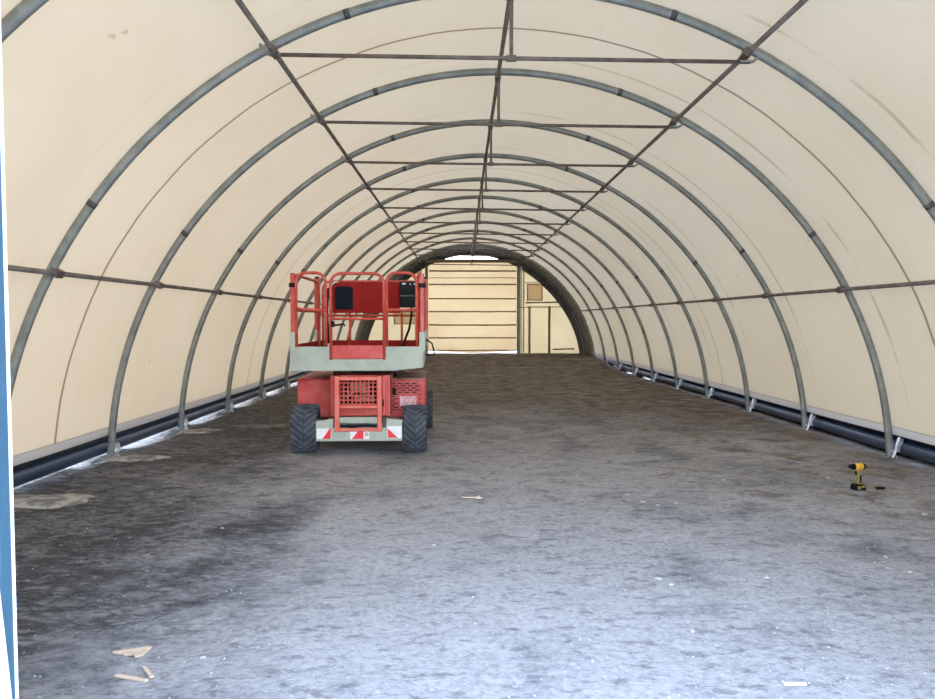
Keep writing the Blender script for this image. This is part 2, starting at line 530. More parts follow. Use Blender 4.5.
# black strips at the foot of both long walls
for s, nm, zb in ((-1, 'trim_2', 0.13), (1, 'trim_3', -0.03)):
    b = MB()
    ny = 104
    vs = []
    for j in range(ny + 1):
        y = yA + (yB - yA) * j / ny
        w = 0.012 * noise.noise(Vector((y * 2, s, 0)))
        gz = 0.27 * sstep(22.5, 29.0, y)
        vs += [(s * 4.872, y, 0.30), (s * (4.99 + w), y, 0.27), (s * (5.05 + w), y, zb + gz * 0.6)]
    b.add(vs, [(j * 3 + i, j * 3 + i + 1, (j + 1) * 3 + i + 1, (j + 1) * 3 + i) for j in range(ny) for i in range(2)])
    tag(b.build(nm, M['blackstrip'], smooth=True), kind='structure')

# ------------------------------------------------------------------ back wall with roll-up door
YB = 14 * S
xr, xl = 1.90, -1.93
def end_panel(b, s, xi, x0, x1, z0, z1):
    """half of the end wall with a rectangular opening for its vent; s = side"""
    def P(pts):
        b.prism([(s * px_, pz_) for px_, pz_ in pts], 'y', YB, YB + 0.006)
    def T(u, v, n):
        q = arch_pts(s * u, s * v, n, 0.04)
        return [(s * g, h) for g, h in q]
    P([(xi, 0.2), (x0, 0.2)] + T(x0, xi, 10))
    P([(x0, 0.2), (x1, 0.2), (x1, z0), (x0, z0)])
    P([(x0, z1), (x1, z1)] + T(x1, x0, 6))
    P([(x1, 0.2), (4.82, 0.2)] + T(4.81, x1, 20))
b = MB()
end_panel(b, 1, xr, 2.34, 2.95, 2.56, 3.22)
end_panel(b, -1, -xl, 2.52, 3.36, 1.55, 2.05)
tag(b.build('wall_back', M['end']), kind='structure')

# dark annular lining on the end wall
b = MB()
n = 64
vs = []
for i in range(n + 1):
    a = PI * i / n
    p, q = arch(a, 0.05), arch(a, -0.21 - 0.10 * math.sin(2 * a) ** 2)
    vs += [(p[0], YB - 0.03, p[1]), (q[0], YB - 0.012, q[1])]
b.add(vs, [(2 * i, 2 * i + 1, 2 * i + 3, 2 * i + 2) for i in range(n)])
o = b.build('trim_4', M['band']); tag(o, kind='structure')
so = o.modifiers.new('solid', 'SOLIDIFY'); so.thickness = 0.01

# door: fabric sheet with horizontal pipes
door = empty('door_1', ((xl + xr) / 2, YB, 0.27))
tag(door, kind='structure')
ox, oz = (xl + xr) / 2, 0.27
b = MB()
nx = 24
bot = []
for i in range(nx + 1):
    t = i / nx
    x = xl - 0.02 + (xr - xl + 0.04) * t
    zb = 0.34 + 0.05 * math.exp(-((t - 0.07) / 0.07) ** 2) + 0.06 * math.exp(-((t - 0.95) / 0.05) ** 2) - 0.05 * math.exp(-((t - 0.5) / 0.2) ** 2)
    bot.append((x - ox, zb - oz))
b.prism(bot + [(xr + 0.02 - ox, 4.24 - oz), (xl - 0.02 - ox, 4.24 - oz)], 'y', 0.0, 0.006)
b.build('door_fabric', M['door'], door)
for z, r in ((3.79, .034), (3.50, .016), (3.22, .032), (2.61, .030), (2.06, .030), (1.49, .032), (0.94, .030), (0.40, .026)):
    b = MB()
    b.tube([(xl + .05 - ox + (xr - xl - .1) * i / 12, -r - 0.006, z - oz + 0.012 * noise.noise(Vector((i * .7, z, 0)))) for i in range(13)], r, 8)
    b.build('door_pipe', M['backlit_brown'], door, smooth=True)

# end wall framing
def post_obj(name, label, x, z0, z1, w, mat, cat='post', y=YB - 0.06, d=0.08):
    b = MB()
    b.box(x - w / 2, x + w / 2, y - d / 2, y + d / 2, z0, z1)
    return tag(b.build(name, mat, bevel=0.006), label, cat)
post_obj('door_post', 'galvanised steel post on the right edge of the far roll-up door', 1.94, 0.22, 4.20, 0.13, M['galv'], y=YB - 0.09)
post_obj('door_post', 'galvanised steel post on the left edge of the far roll-up door', -1.98, 0.22, 4.20, 0.12, M['galv'], y=YB - 0.09)
post_obj('guide_strip', 'white vertical strip beside the right post of the far door', 2.06, 0.24, 4.22, 0.07, M['strip_and_halo'], 'strip', y=YB - 0.04, d=0.02)
b = MB(); b.box(-2.04, 2.0, YB - 0.17, YB - 0.05, 4.14, 4.28)
b.tube([(-2.03, YB - 0.19, 4.21), (2.0, YB - 0.19, 4.21)], 0.06, 12)
tag(b.build('door_roller', M['backlit_brown']), 'brown roller beam across the top of the far roll-up door', 'roller')
yy = YB - 0.035
def bar(name, label, p, q, r, mat, cat='bar', seg=8):
    b = MB(); b.tube([p, q], r, seg)
    return tag(b.build(name, mat, smooth=True), label, cat)
bar('frame_pipe', 'tall thin brown upright between the far door and the tan square vent', (2.17, yy, .3), (2.17, yy, 4.2), .025, M['backlit_brown'])
bar('frame_pipe', 'thick brown upright under the tan square vent on the end wall', (2.42, yy, .25), (2.42, yy, 2.29), .05, M['backlit_brown'])
bar('frame_pipe', 'thick brown upright in the middle of the right end-wall panel', (3.27, yy, .25), (3.27, yy, 2.29), .055, M['backlit_brown'])
bar('frame_pipe', 'brown horizontal bar just below the tan square vent', (2.25, yy, 2.44), (3.87, yy, 2.47), .032, M['backlit_brown'])
bar('frame_pipe', 'hairline brown bar above the tan square vent', (2.17, yy, 3.30), (3.2, yy, 3.31), .014, M['backlit_brown'])
bar('frame_pipe', 'short brown bar low in the right corner of the end wall', (3.42, yy, .44), (4.35, yy, .47), .032, M['backlit_brown'])
bar('frame_pipe', 'tall thin brown upright left of the far door behind the lift', (-2.22, yy, .3), (-2.22, yy, 4.1), .025, M['backlit_brown'])
bar('frame_pipe', 'brown horizontal bar left of the far door behind the lift railing', (-4.0, yy, 2.46), (-2.3, yy, 2.46), .032, M['backlit_brown'])
bar('frame_pipe', 'low brown bar on the left end-wall panel behind the lift', (-4.35, yy, .45), (-2.4, yy, .45), .032, M['backlit_brown'])
# vents
for nm, lab, x0, x1, z0, z1 in (('vent_patch', 'tan square vent patch with brown frame on the right end wall', 2.34, 2.95, 2.56, 3.22),
                                ('vent_patch', 'tan vent patch on the end wall seen through the lift railing', -3.36, -2.52, 1.55, 2.05)):
    e = empty(nm, ((x0 + x1) / 2, YB - 0.02, z0)); tag(e, lab, 'vent')
    w, h = (x1 - x0) / 2, z1 - z0
    b = MB(); b.box(-w, w, -0.008, 0.0, 0, h); b.build('mesh_panel', M['vent'], e)
    b = MB(); b.box(-w - .03, w + .03, -.02, .0, -.03, .01); b.box(-w - .03, w + .03, -.02, .0, h - .01, h + .03)
    b.box(-w - .03, -w + .01, -.02, .0, 0, h); b.box(w - .01, w + .03, -.02, .0, 0, h)
    b.build('vent_frame', M['backlit_brown'], e)

# ------------------------------------------------------------------ front wall with the open doorway
YF = K0 * S
b = MB()
px = 1.93
b.prism([(px, 0.0), (4.85, 0.0)] + arch_pts(4.82, px, 20, .05), 'y', YF + 0.02, YF + 0.028)
b.prism(arch_pts(-px, -4.82, 20, .05) + [(-4.85, 0.0), (-px, 0.0)], 'y', YF + 0.02, YF + 0.028)
b.prism([(-px, 4.1), (px, 4.1)] + arch_pts(px, -px, 16, .05), 'y', YF + 0.02, YF + 0.028)
tag(b.build('wall_front', M['white_tarp']), kind='structure')
for s, lab in ((-1, 'steel post coloured sky-lit blue at the left edge of the open doorway, nearest the camera'), (1, None)):
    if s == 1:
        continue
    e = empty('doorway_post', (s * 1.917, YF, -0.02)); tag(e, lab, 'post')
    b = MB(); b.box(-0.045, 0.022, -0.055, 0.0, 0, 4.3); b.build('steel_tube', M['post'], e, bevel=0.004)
    b = MB(); b.box(-0.03, 0.0225, 0.001, 0.014, 0, 4.3); b.build('halo_strip', M['strip_and_halo'], e)  # added strip, lens halo along the post edge made as geometry
# loose flap of white tarpaulin gathered at the foot of the post
b = MB()
vs = []
nz, nu = 20, 8
for j in range(nz + 1):
    z = -0.02 + 1.3 * j / nz
    for i in range(nu + 1):
        u = i / nu
        xe = -1.890 + 0.042 * (0.95 - z) / 0.45
        x = -2.45 + (xe + 2.45) * u
        yv = YF - 0.078 - 0.012 * (1 + math.sin(u * 9 + z * 2))
        vs.append((x, yv, z))
b.add(vs, [(j * (nu + 1) + i, j * (nu + 1) + i + 1, (j + 1) * (nu + 1) + i + 1, (j + 1) * (nu + 1) + i) for j in range(nz) for i in range(nu)])
o = b.build('tarpaulin_flap', M['white_tarp'], smooth=True)
so = o.modifiers.new('solid', 'SOLIDIFY'); so.thickness = 0.006
tag(o, 'loose white tarpaulin flap against the sky-tinted doorway post, lower left corner', 'tarpaulin')

# ------------------------------------------------------------------ ribs
def rib_proto():
    e = empty('arched_rib', (0, 0, 0))
    b = MB()
    pts = [(arch(PI * i / 96)[0], 0, arch(PI * i / 96)[1]) for i in range(97)]
    b.tube(pts, 0.037, 12, r2=0.044)
    b.build('arch_tube', M['galv'], e, smooth=True)
    for d in (35.8, 71.5, 108.5, 144.2):
        a = math.radians(d)
        p, q = [Vector((arch(g)[0], 0, arch(g)[1])) for g in (a - .006, a + .006)]
        p, t = (p + q) / 2, (q - p).normalized() * 0.028
        b = MB(); b.tube([p - t, p + t], 0.039, 12, r2=0.0465)
        b.build('joint_sleeve', M['sleeve'], e, smooth=True)
    # feet
    for s in (-1, 1):
        b = MB()
        b.tube([(s * RX, 0, -0.05), (s * RX, 0, 0.16)], 0.046, 12)
        b.box(s * RX - 0.09, s * RX + 0.06, -0.08, 0.13, -0.005, 0.012)
        foot = b.build('foot_socket', M['galv'], e)
        b = MB()
        bx_, by_ = (RX + 0.035, -0.07) if s > 0 else (-RX + 0.10, 0.03)
        m = Matrix.Translation((bx_, by_, 0.02)) @ Matrix.Rotation(math.radians(14 if s > 0 else -22), 4, 'Y')
        b.box(-0.04, 0.04, -0.006, 0.006, 0.05, 0.22 if s > 0 else 0.16, m)
        b.box(-0.03, -0.02, -0.035, 0.006, 0.04, 0.23 if s > 0 else 0.15, m)
        b.tube([(bx_ - 0.06, by_ - 0.03, 0.0), (bx_ + 0.0, by_ - 0.012, 0.10)], 0.016, 8)
        b.tube([(bx_ + 0.0, by_ - 0.02, 0.0), (bx_ - 0.06, by_ - 0.012, 0.09)], 0.010, 8)
        b.build('foot_bracket', M['bright'], foot)
    return e

def tie_parts(e):
    zt = 4.05
    xt = 2.17
    def tz(x):
        return zt - 0.012 * x
    cx = -0.055
    b = MB()
    b.tube([(cx - xt, 0, tz(-xt)), (cx + xt, 0, tz(xt))], 0.019, 10)
    b.build('tie_bar', M['galv_dark'], e, smooth=True)
    b = MB()
    b.tube([(cx, 0, zt - 0.01), (cx, 0, RZ - 0.06)], 0.018, 8)
    b.box(cx - 0.045, cx + 0.045, -0.02, 0.02, zt - 0.025, zt + 0.025)
    b.build('hanger_strut', M['galv_dark'], e)
    for s in (-1, 1):
        b = MB()
        z0 = tz(s * xt)
        b.tube([(cx + s * (xt - 0.1), 0, z0), (cx + s * (xt + 0.03), 0, z0 + 0.005), (cx + s * (xt + 0.085), 0, z0 + 0.06), (cx + s * (xt + 0.095), 0, z0 + 0.10)], 0.030, 8, r2=0.014)
        b.build('tie_bracket', M['galv'], e, smooth=True)

words = {2: 'arched steel rib cutting the top left corner, nearest the doorway',
         3: 'arched steel rib nearest the camera to carry a cross tie, its top out of frame',
         4: 'arched steel rib with pale concrete at its left foot, just in front of the lift',
         5: 'arched steel rib whose left foot stands just left of the red lift',
         6: 'arched steel rib meeting the ground second left of the lift wheels, sixth from the doorway',
         7: 'arched steel rib passing behind the lift railing, seventh from the doorway',
         8: 'arched steel rib in the middle of the tunnel, eighth from the doorway',
         9: 'arched steel rib fifth before the end wall',
         10: 'arched steel rib fourth before the end wall',
         11: 'arched steel rib third before the end wall',
         12: 'arched steel rib last before the dark lining',
         13: 'arched steel rib at the front edge of the dark lining',
         14: 'arched steel rib against the end wall inside the dark lining'}
proto = rib_proto()
tie_parts(proto)
for k in range(2, 15):
    o = proto if k == 2 else copy_tree(proto)
    o.location = (0, k * S - (0.12 if k == 14 else 0), 0)
    tag(o, words[k], 'arch rib', 'steel arch ribs of the tunnel')

# purlins
PD = 0.044 + 0.024
plabel = {26.5: 'long steel purlin running along the right wall at chest height',
          62.4: 'long steel purlin running along the upper right of the roof',
          90: 'long steel ridge purlin along the top of the roof',
          117.6: 'long steel purlin running along the upper left of the roof',
          152.8: 'long steel purlin running along the left wall at chest height'}
for d, lab in plabel.items():
    a = math.radians(d)
    e = empty('purlin', (arch(a, -PD)[0], YF, arch(a, -PD)[1])); tag(e, lab, 'purlin', 'long steel purlins')
    b = MB(); b.tube([(0, 0.05, 0), (0, YB - YF - 0.05, 0)], 0.024, 10)
    b.build('purlin_tube', M['galv_dark'], e, smooth=True)
    for k in range(2, 15):
        y = k * S - YF - (0.12 if k == 14 else 0)
        b = MB()
        m = Matrix.Translation((0, y, 0)) @ Matrix.Rotation(-(a - PI / 2), 4, 'Y')
        b.box(-0.035, 0.035, -0.055, 0.055, -0.028, 0.05, m)
        b.build('rib_clamp', M['galv_dark'], e)

# cable along the end wall at purlin height
bar('end_wall_bar', 'thin dark bar across the right end wall at purlin height', (2.0, YB - 0.10, 2.24), (4.15, YB - 0.10, 2.27), 0.016, M['galv_dark'])

# black pipes at the foot of the walls
for s, lab in ((-1, 'long black plastic pipe lying along the foot of the left wall'), (1, 'long black plastic pipe lying along the foot of the right wall')):
    b = MB()
    pts = []
    for i in range(105):
        y = YF + 0.05 + (yB - YF) * i / 104
        gz = 0.27 * sstep(22.5, 29.0, y) * 0.6
        pts.append((s * (4.955 + 0.006 * noise.noise(Vector((y, 0, s)))), y, 0.105 + gz + 0.008 * noise.noise(Vector((y * .6, 5, s)))))
    b.tube(pts, 0.078, 16)
    tag(b.build('edge_pipe', M['blackpipe'], smooth=True), lab, 'pipe')

# pale concrete spills round the rib feet on the left
def spill(cx, cy, rx, ry, h, lab, seed):
    b = MB()
    n = 36
    vs = [(0, 0, h)]
    for rr in (0.35, 0.65, 0.85, 1.0):
        for i in range(n):
            a = 2 * PI * i / n
            q = 1 + 0.5 * noise.noise(Vector((math.cos(a) * 1.7, math.sin(a) * 1.7, seed))) + 0.35 * noise.noise(Vector((math.cos(a) * 5, math.sin(a) * 5, seed)))
            x, y = math.cos(a) * rx * rr * q, math.sin(a) * ry * rr * q
            vs.append((x, y, h * (1 - rr ** 3) * (0.8 + 0.5 * noise.noise(Vector((x * 6, y * 6, seed)))) - (0.02 if rr == 1.0 else 0)))
    fs = [(0, 1 + i, 1 + (i + 1) % n) for i in range(n)]
    for q in range(3):
        for i in range(n):
            j = (i + 1) % n
            fs.append((1 + q * n + i, 1 + (q + 1) * n + i, 1 + (q + 1) * n + j, 1 + q * n + j))
    b.add(vs, fs)
    o = b.build('concrete_spill', M['concrete'], smooth=True)
    o.location = (cx, cy, ground_z(cx, cy) - 0.002)
    tag(o, lab, 'concrete')
spill(-4.45, 6.55, 0.55, 0.26, 0.03, 'pale concrete spill on the floor by the doorway post, nearest on the left', 1)
spill(-4.52, 8.62, 0.42, 0.22, 0.028, 'pale concrete spill at the left foot of the rib in front of the lift', 2)
spill(-4.5, 10.8, 0.34, 0.22, 0.022, 'small dusty concrete spill at the second left rib foot before the lift', 3)

# ------------------------------------------------------------------ scissor lift
lift = empty('scissor_lift', (-1.80, 8.72, 0.0), math.radians(2.0))
tag(lift, 'red scissor lift with pale grey platform apron and four chunky tyres', 'scissor lift')

def rrect(x0, x1, z0, z1, r, y, n=6, side='top'):
    """inverted U: up on the left, across the top with round corners, down on the right"""
    pts = [(x0, y, z0)]
    for i in range(n + 1):
        a = PI - PI / 2 * i / n
        pts.append((x0 + r + math.cos(a) * r, y, z1 - r + math.sin(a) * r))
    for i in range(n + 1):
        a = PI / 2 - PI / 2 * i / n
        pts.append((x1 - r + math.cos(a) * r, y, z1 - r + math.sin(a) * r))
    pts.append((x1, y, z0))
    return pts

# wheels
def wheel(x, y, steer, parent, w=0.30, r=0.305, outer=1):
    e = empty('wheel', (x, y, r - 0.005), steer)
    e.parent = parent
    b = MB()
    prof = [(-w / 2 + .02, r * 0.55), (-w / 2, r * 0.72), (-w / 2 + .005, r * 0.88), (-w / 2 + .03, r * 0.945), (0, r * 0.955), (w / 2 - .03, r * 0.945), (w / 2 - .005, r * 0.88), (w / 2, r * 0.72), (w / 2 - .02, r * 0.55)]
    n = 40
    vs = []
    for i in range(n):
        a = 2 * PI * i / n
        for px_, pr in prof:
            vs.append((px_, math.cos(a) * pr, math.sin(a) * pr))
    m_ = len(prof)
    fs = [(i * m_ + k, i * m_ + k + 1, ((i + 1) % n) * m_ + k + 1, ((i + 1) % n) * m_ + k) for i in range(n) for k in range(m_ - 1)]
    b.add(vs, fs)
    # chevron lugs
    b.cur = 1
    L = 22
    for i in range(L):
        a0 = 2 * PI * i / L
        for s in (-1, 1):
            off = 0 if s < 0 else PI / L * 0.25
            pts = []
            for (u, da) in ((0.01, 0.26), (w / 2 - 0.015, -0.14), (w / 2 + 0.006, -0.19)):
                for d2 in (-0.048, 0.048):
                    pts.append((s * u, a0 + off + da + d2))
            r_in = r * 0.93
            vs = []
            for (u, a), ro in zip(pts, (r, r, r * 0.985, r * 0.985, r * 0.90, r * 0.90)):
                vs.append((u, math.cos(a) * ro, math.sin(a) * ro))
            for (u, a) in pts:
                vs.append((u * 0.97, math.cos(a) * r_in * (0.9 if abs(u) > w / 2 else 1), math.sin(a) * r_in * (0.9 if abs(u) > w / 2 else 1)))
            b.add(vs, [(0, 1, 3, 2), (2, 3, 5, 4), (0, 2, 8, 6), (2, 4, 10, 8), (1, 7, 9, 3), (3, 9, 11, 5), (0, 6, 7, 1), (4, 5, 11, 10)])
    b.build('tyre', [M['rubber'], M['lug']], e)
    b = MB()
    b.tube([(-w / 2 + .03, 0, 0), (w / 2 - .03, 0, 0)], r * 0.57, 24)
    for s in (-1, 1):
        b.tube([(s * (w / 2 - .04), 0, 0), (s * (w / 2 - .005), 0, 0)], r * 0.24, 14)
        for q in range(6):
            a = q * PI / 3
            b.tube([(s * (w / 2 - .04), math.cos(a) * r * .38, math.sin(a) * r * .38), (s * (w / 2 - .015), math.cos(a) * r * .38, math.sin(a) * r * .38)], .012, 6)
    b.build('rim', M['pale'], e)
    return e
wheel(-0.68, 0.31, math.radians(4), lift, w=0.325, r=0.315)
wheel(0.712, 0.31, math.radians(0), lift, w=0.295)
wheel(-0.68, 2.35, 0, lift, w=0.30)
wheel(0.775, 2.35, 0, lift, w=0.30)

# chassis
b = MB()
b.prism([(-.50, .19), (.56, .19), (.56, .45), (.37, .47), (.355, .36), (-.27, .36), (-.285, .47), (-.50, .44)], 'y', 0.0, 0.05)
b.box(-.44, .48, .05, 2.75, .20, .40)
b.box(-.22, .26, .02, .08, .41, .485)
b.box(-.50, -.30, .05, .12, .25, .44); b.box(.38, .55, .05, .12, .25, .44)
b.build('chassis', M['pale'], lift, bevel=0.006)
b = MB()
for y in (.31, 2.35):
    b.tube([(-.60, y, .30), (.65, y, .30)], .055, 12)
    b.box(-.52, -.44, y - .08, y + .08, .24, .42); b.box(.50, .57, y - .08, y + .08, .24, .42)
b.build('axle', M['grease'], lift)

# side covers
def side_cover(x0, x1, parent, lid):
    b = MB()
    b.box(x0, x1, .64, 2.02, .40, .90)
    o = b.build('side_cover', M['red'], parent, bevel=0.012)
    b = MB()
    b.box(x0 - .006, x1 + .006, .63, 2.03, .901, .915)
    b.build('cover_lid', lid, o, bevel=0.004)
    return o
side_cover(-.845, -.34, lift, M['red'])
rc = side_cover(.335, .838, lift, M['dusty'])
b = MB(); b.box(-.845 + .0, -.60, .10, .64, .66, .67)
# vent slots: rows of short dark bars, slot shade put into the colour
b = MB()
for r_ in range(13):
    z = .845 - r_ * .029
    for c_ in range(4):
        x = .375 + c_ * .095 + (0.045 if r_ % 2 else 0)
        if 5 <= r_ <= 10 and x > .46: continue
        b.box(x, x + .062, .632, .641, z - .006, z + .006)
for z in (.70, .64, .58):
    b.box(.755, .772, .632, .641, z - .009, z + .009)
b.build('vent_slots', M['dark'], rc)
b = MB(); b.box(.50, .72, .634, .641, .55, .68); b.build('warning_label', M['label_pink'], rc)
tag(children(rc)[-1], 'faded pinkish label')
b = MB(); b.tube([(.425, .64, .75), (.425, .60, .75)], .022, 12); b.box(.40, .45, .61, .64, .70, .79); b.build('latch_handle', M['black'], rc, bevel=.004)

# centre panel around the grille
b = MB()
b.box(-.33, -.215, .10, .62, .49, 1.00)
b.box(.25, .405, .10, .62, .49, 1.00)
b.box(-.215, .25, .10, .62, .955, 1.00)
b.box(-.215, .25, .10, .14, .49, .64)
b.build('front_panel', M['red'], lift, bevel=.006)
b = MB(); b.box(.325, .338, .085, .105, .50, .99); b.box(.395, .405, .08, .105, .49, 1.0); b.build('panel_edge', M['orange'], lift)
b = MB(); b.box(-.21, .245, .22, .6, .42, .95); b.build('engine_bay_shade', M['dark'], lift)  # solid block, the bay's shade put into its colour
b = MB()
b.box(-.10, .12, .185, .22, .80, .90); b.box(-.05, .20, .19, .22, .66, .72); b.tube([(-.15, .2, .72), (-.02, .19, .80), (.12, .2, .76)], .02, 8)
b.build('engine_block', M['dusty'], lift)
# perforated grille
b = MB()
nh, nv = 9, 6
for i in range(nh + 1):
    x = -.215 + .465 * i / nh
    b.box(x - .0085, x + .0085, .06, .075, .64, .96)
for j in range(nv + 1):
    z = .64 + .32 * j / nv
    b.box(-.215, .25, .061, .074, z - .008, z + .008)
b.box(-.215, .25, .061, .074, .505, .53)
for i in range(nh + 1):
    x = -.215 + .465 * i / nh
    b.box(x - .0085, x + .0085, .061, .074, .53, .64)
b.box(-.215, .25, .061, .074, .57, .60)
b.build('grille', M['red_rail'], lift)
# ladder frame in front of the grille
b = MB()
for x in (-.238, .285):
    b.box(x - .028, x + .028, -.035, .02, .31, 1.00)
for z, h in ((.965, .022), (.617, .018), (.335, .02)):
    b.box(-.238, .285, -.03, .015, z - h, z + h)
b.box(-.27, -.215, .0, .10, .94, 1.0); b.box(.26, .32, .0, .10, .94, 1.0)
b.build('grille_frame', M['orange'], lift, bevel=.008)
b = MB(); b.box(.318, .332, -.0, .08, .62, .70); b.build('frame_latch', M['black'], lift)
b = MB(); b.box(-.20, .25, -.01, .04, .372, .395); b.tube([(-.2, -.01, .38), (-.05, -.02, .372), (.1, -.01, .385), (.24, -.01, .38)], .014, 8); b.build('cable_tray', M['black'], lift)
b = MB(); b.box(-.285, -.262, -.02, .06, .36, .48); b.box(.325, .36, -.02, .06, .36, .48); b.build('hinge_block', M['grease'], lift)

# red and white hazard stickers
def sticker(x0, x1, z0, z1, red):
    b = MB()
    b.box(x0, x1, -.003, .0, z0, z1)
    b.cur = 1
    b.prism(red, 'y', -.0045, -.003)
    b.build('hazard_sticker', [M['sticker_white'], M['sticker_red']], lift)
sticker(-.49, -.315, .222, .350, [(-.42, .222), (-.32, .222), (-.315, .35), (-.33, .35)])
sticker(-.08, .155, .215, .318, [(-.06, .218), (.085, .218), (.085, .316), (.02, .316)])
sticker(.378, .555, .225, .375, [(.385, .23), (.51, .23), (.385, .345)])
b = MB(); b.box(.10, .145, -.0052, -.0045, .25, .30); b.build('reflector_label', M['label_pink'], lift)

# scissor arms folded flat under the platform
for x in (-.42, .42):
    for lvl in range(3):
        z = .50 + lvl * .17
        for s in (0, 1):
            b = MB()
            za, zb = (z, z + .13) if s == 0 else (z + .13, z)
            xx = x + (0.05 if s else 0)
            y0, y1 = .75, 2.55
            b.prism([(y0, za), (y1, zb), (y1, zb + .055), (y0, za + .055)], 'x', xx - .02, xx + .02)
            b.build('scissor_arm', M['grease'], lift, bevel=.004)
for lvl in range(3):
    for y in (.8, 1.65, 2.5):
        b = MB(); b.tube([(-.44, y, .53 + lvl * .17), (.49, y, .53 + lvl * .17)], .02, 8)
        b.build('pivot_pin', M['grease'], lift, smooth=True)

# platform
PW0, PW1, PL = -.80, .82, 1.93
b = MB()
b.box(PW0 + .02, PW1 - .02, .03, PL, 1.15, 1.20)
b.box(PW0 + .15, PW0 + .23, .05, PL, 1.06, 1.15); b.box(PW1 - .23, PW1 - .15, .05, PL, 1.06, 1.15)
b.build('deck', M['grease'], lift)
b = MB()
b.prism([(PW0 - .01, 1.062), (.47, 1.062), (PW1, 1.10), (PW1, 1.36), (.385, 1.36), (.385, 1.40), (.345, 1.40), (.345, 1.205), (-.305, 1.205), (-.305, 1.40), (-.345, 1.40), (-.345, 1.36), (PW0 + .0, 1.36)], 'y', -.005, .02)
for x in (PW0 - .008, PW1 - .017):
    b.box(x, x + .025, .02, PL, 1.10, 1.36)
b.box(PW0, PW1, PL, PL + .025, 1.08, 1.20)
b.build('platform_apron', M['pale'], lift, bevel=.004)
b = MB()
b.box(PW0 + .02, PW1 - .02, PL - .02, PL, 1.20, 1.385)
for x in (PW0 + .02, PW1 - .035):
    b.box(x, x + .015, .1, PL, 1.20, 1.38)
b.build('toe_board', M['redpanel'], lift)
# gate
gate = empty('gate', (0.02, 0.0, 1.2)); gate.parent = lift
b = MB(); b.box(-.315, .315, -.012, .008, .01, .175); b.build('gate_board', M['red'], gate, bevel=.004)
b = MB()
b.tube(rrect(-.325, .325, .0, 1.055, .13, -.012), .019, 10)
b.tube([(-.325, -.012, .50), (.325, -.012, .50)], .016, 8)
b.build('gate_hoop', M['red_rail'], gate, smooth=True)
b = MB(); b.box(-.31, -.28, -.05, .0, .40, .47); b.tube([(-.29, -.03, .42), (-.16, -.03, .435)], .012, 8); b.tube([(-.16, -.03, .435), (-.15, -.03, .41)], .009, 8)
b.build('gate_latch', M['black'], gate)
b = MB(); b.box(.318, .345, -.02, .02, .30, .38); b.box(.318, .34, -.02, .02, .86, .93); b.build('gate_hinge', M['black'], gate)

def hoop(name, pts_list, r, mat, parent):
    b = MB()
    for p in pts_list:
        b.tube(p, r, 10)
    return b.build(name, mat, parent, smooth=True)
# front hoops
hoop('front_rail', [rrect(-.725, -.365, 1.36, 2.262, .12, .0), [(-.725, 0, 1.82), (-.365, 0, 1.80)]], .019, M['red_rail'], lift)
hoop('front_rail', [rrect(.375, .745, 1.36, 2.265, .12, .0), [(.375, 0, 1.81), (.745, 0, 1.81)]], .019, M['red_rail'], lift)
# side rails as hoops
for x in (PW0 + .035, PW1 - .02):
    pts = [(x, p[0], p[2]) for p in rrect(.10, 1.86, 1.30, 2.25, .13, 0)]
    mid = [[(x, .98, 1.30), (x, .98, 2.25)]] if x > 0 else []
    hoop('side_rail', [pts, [(x, .10, 1.81), (x, 1.86, 1.81)]] + mid, .019, M['red_rail'], lift)
# back rail
hoop('back_rail', [rrect(PW0 + .10, PW1 - .08, 1.22, 2.26, .12, PL - .05), [(PW0 + .10, PL - .05, 1.755), (PW1 - .08, PL - .05, 1.755)],
                   [(-.30, PL - .05, 1.22), (-.30, PL - .05, 1.8)], [(-.34, PL - .05, 1.22), (-.27, PL - .05, 1.76)], [(.47, PL - .05, 1.22), (.47, PL - .05, 1.8)]], .018, M['red_rail'], lift)
# corner posts with grey sockets and black clamps
for (x, y) in ((PW0 + .03, .03), (PW1 - .01, .03), (PW0 + .02, PL - .04), (PW1 - .0, PL - .04)):
    w = .027 if y < 1 else .042
    b = MB(); b.box(x - w, x + w, y - .027, y + .027, 1.36, 2.26 + (.05 if y > 1 else 0))
    cp = b.build('corner_post', M['red_rail'], lift, bevel=.008)
    b = MB(); b.box(x - .036, x + .036, y - .036, y + .036, 1.30, 1.54); b.build('post_socket', M['pale'], cp, bevel=.004)
    if y < 1:
        b = MB(); b.box(x - .04, x + .05, y - .045, y + .045, 2.085, 2.14); b.build('clamp_band', M['black'], cp, bevel=.006)
    else:
        b = MB(); b.box(x - .028, x + .028, y - .028, y + .028, 2.30, 2.33); b.build('post_cap', M['black'], cp, bevel=.004)
b = MB(); b.tube([(PW1 - .065, .08, 1.36), (PW1 - .065, .08, 2.2), (PW1 - .05, .12, 2.27)], .022, 10)
b.build('support_pole', M['red_rail'], lift, smooth=True)
# back panels hung on the rail
b = MB(); b.box(-.565, -.115, PL - .115, PL - .085, 1.79, 2.25)
bp = b.build('back_panel', M['redpanel'], lift, bevel=.01)
b = MB(); b.prism([(-.51, 1.845), (-.245, 1.845), (-.245, 2.15), (-.28, 2.185), (-.47, 2.185), (-.51, 2.15)], 'y', PL - .135, PL - .116)
b.build('document_board', M['navy'], bp, bevel=.003)
b = MB(); b.box(-.113, .45, PL - .115, PL - .085, 1.79, 2.25); b.box(-.105, .45, PL - .12, PL - .115, 1.925, 1.94)
b.build('back_panel', M['redpanel'], lift, bevel=.006)
b = MB(); b.tube([(-.57, PL - .13, 1.60), (-.57, PL - .13, 2.18), (-.52, PL - .13, 2.24), (-.45, PL - .13, 2.25)], .014, 8)
b.build('bracket_tube', M['bright'], lift, smooth=True)
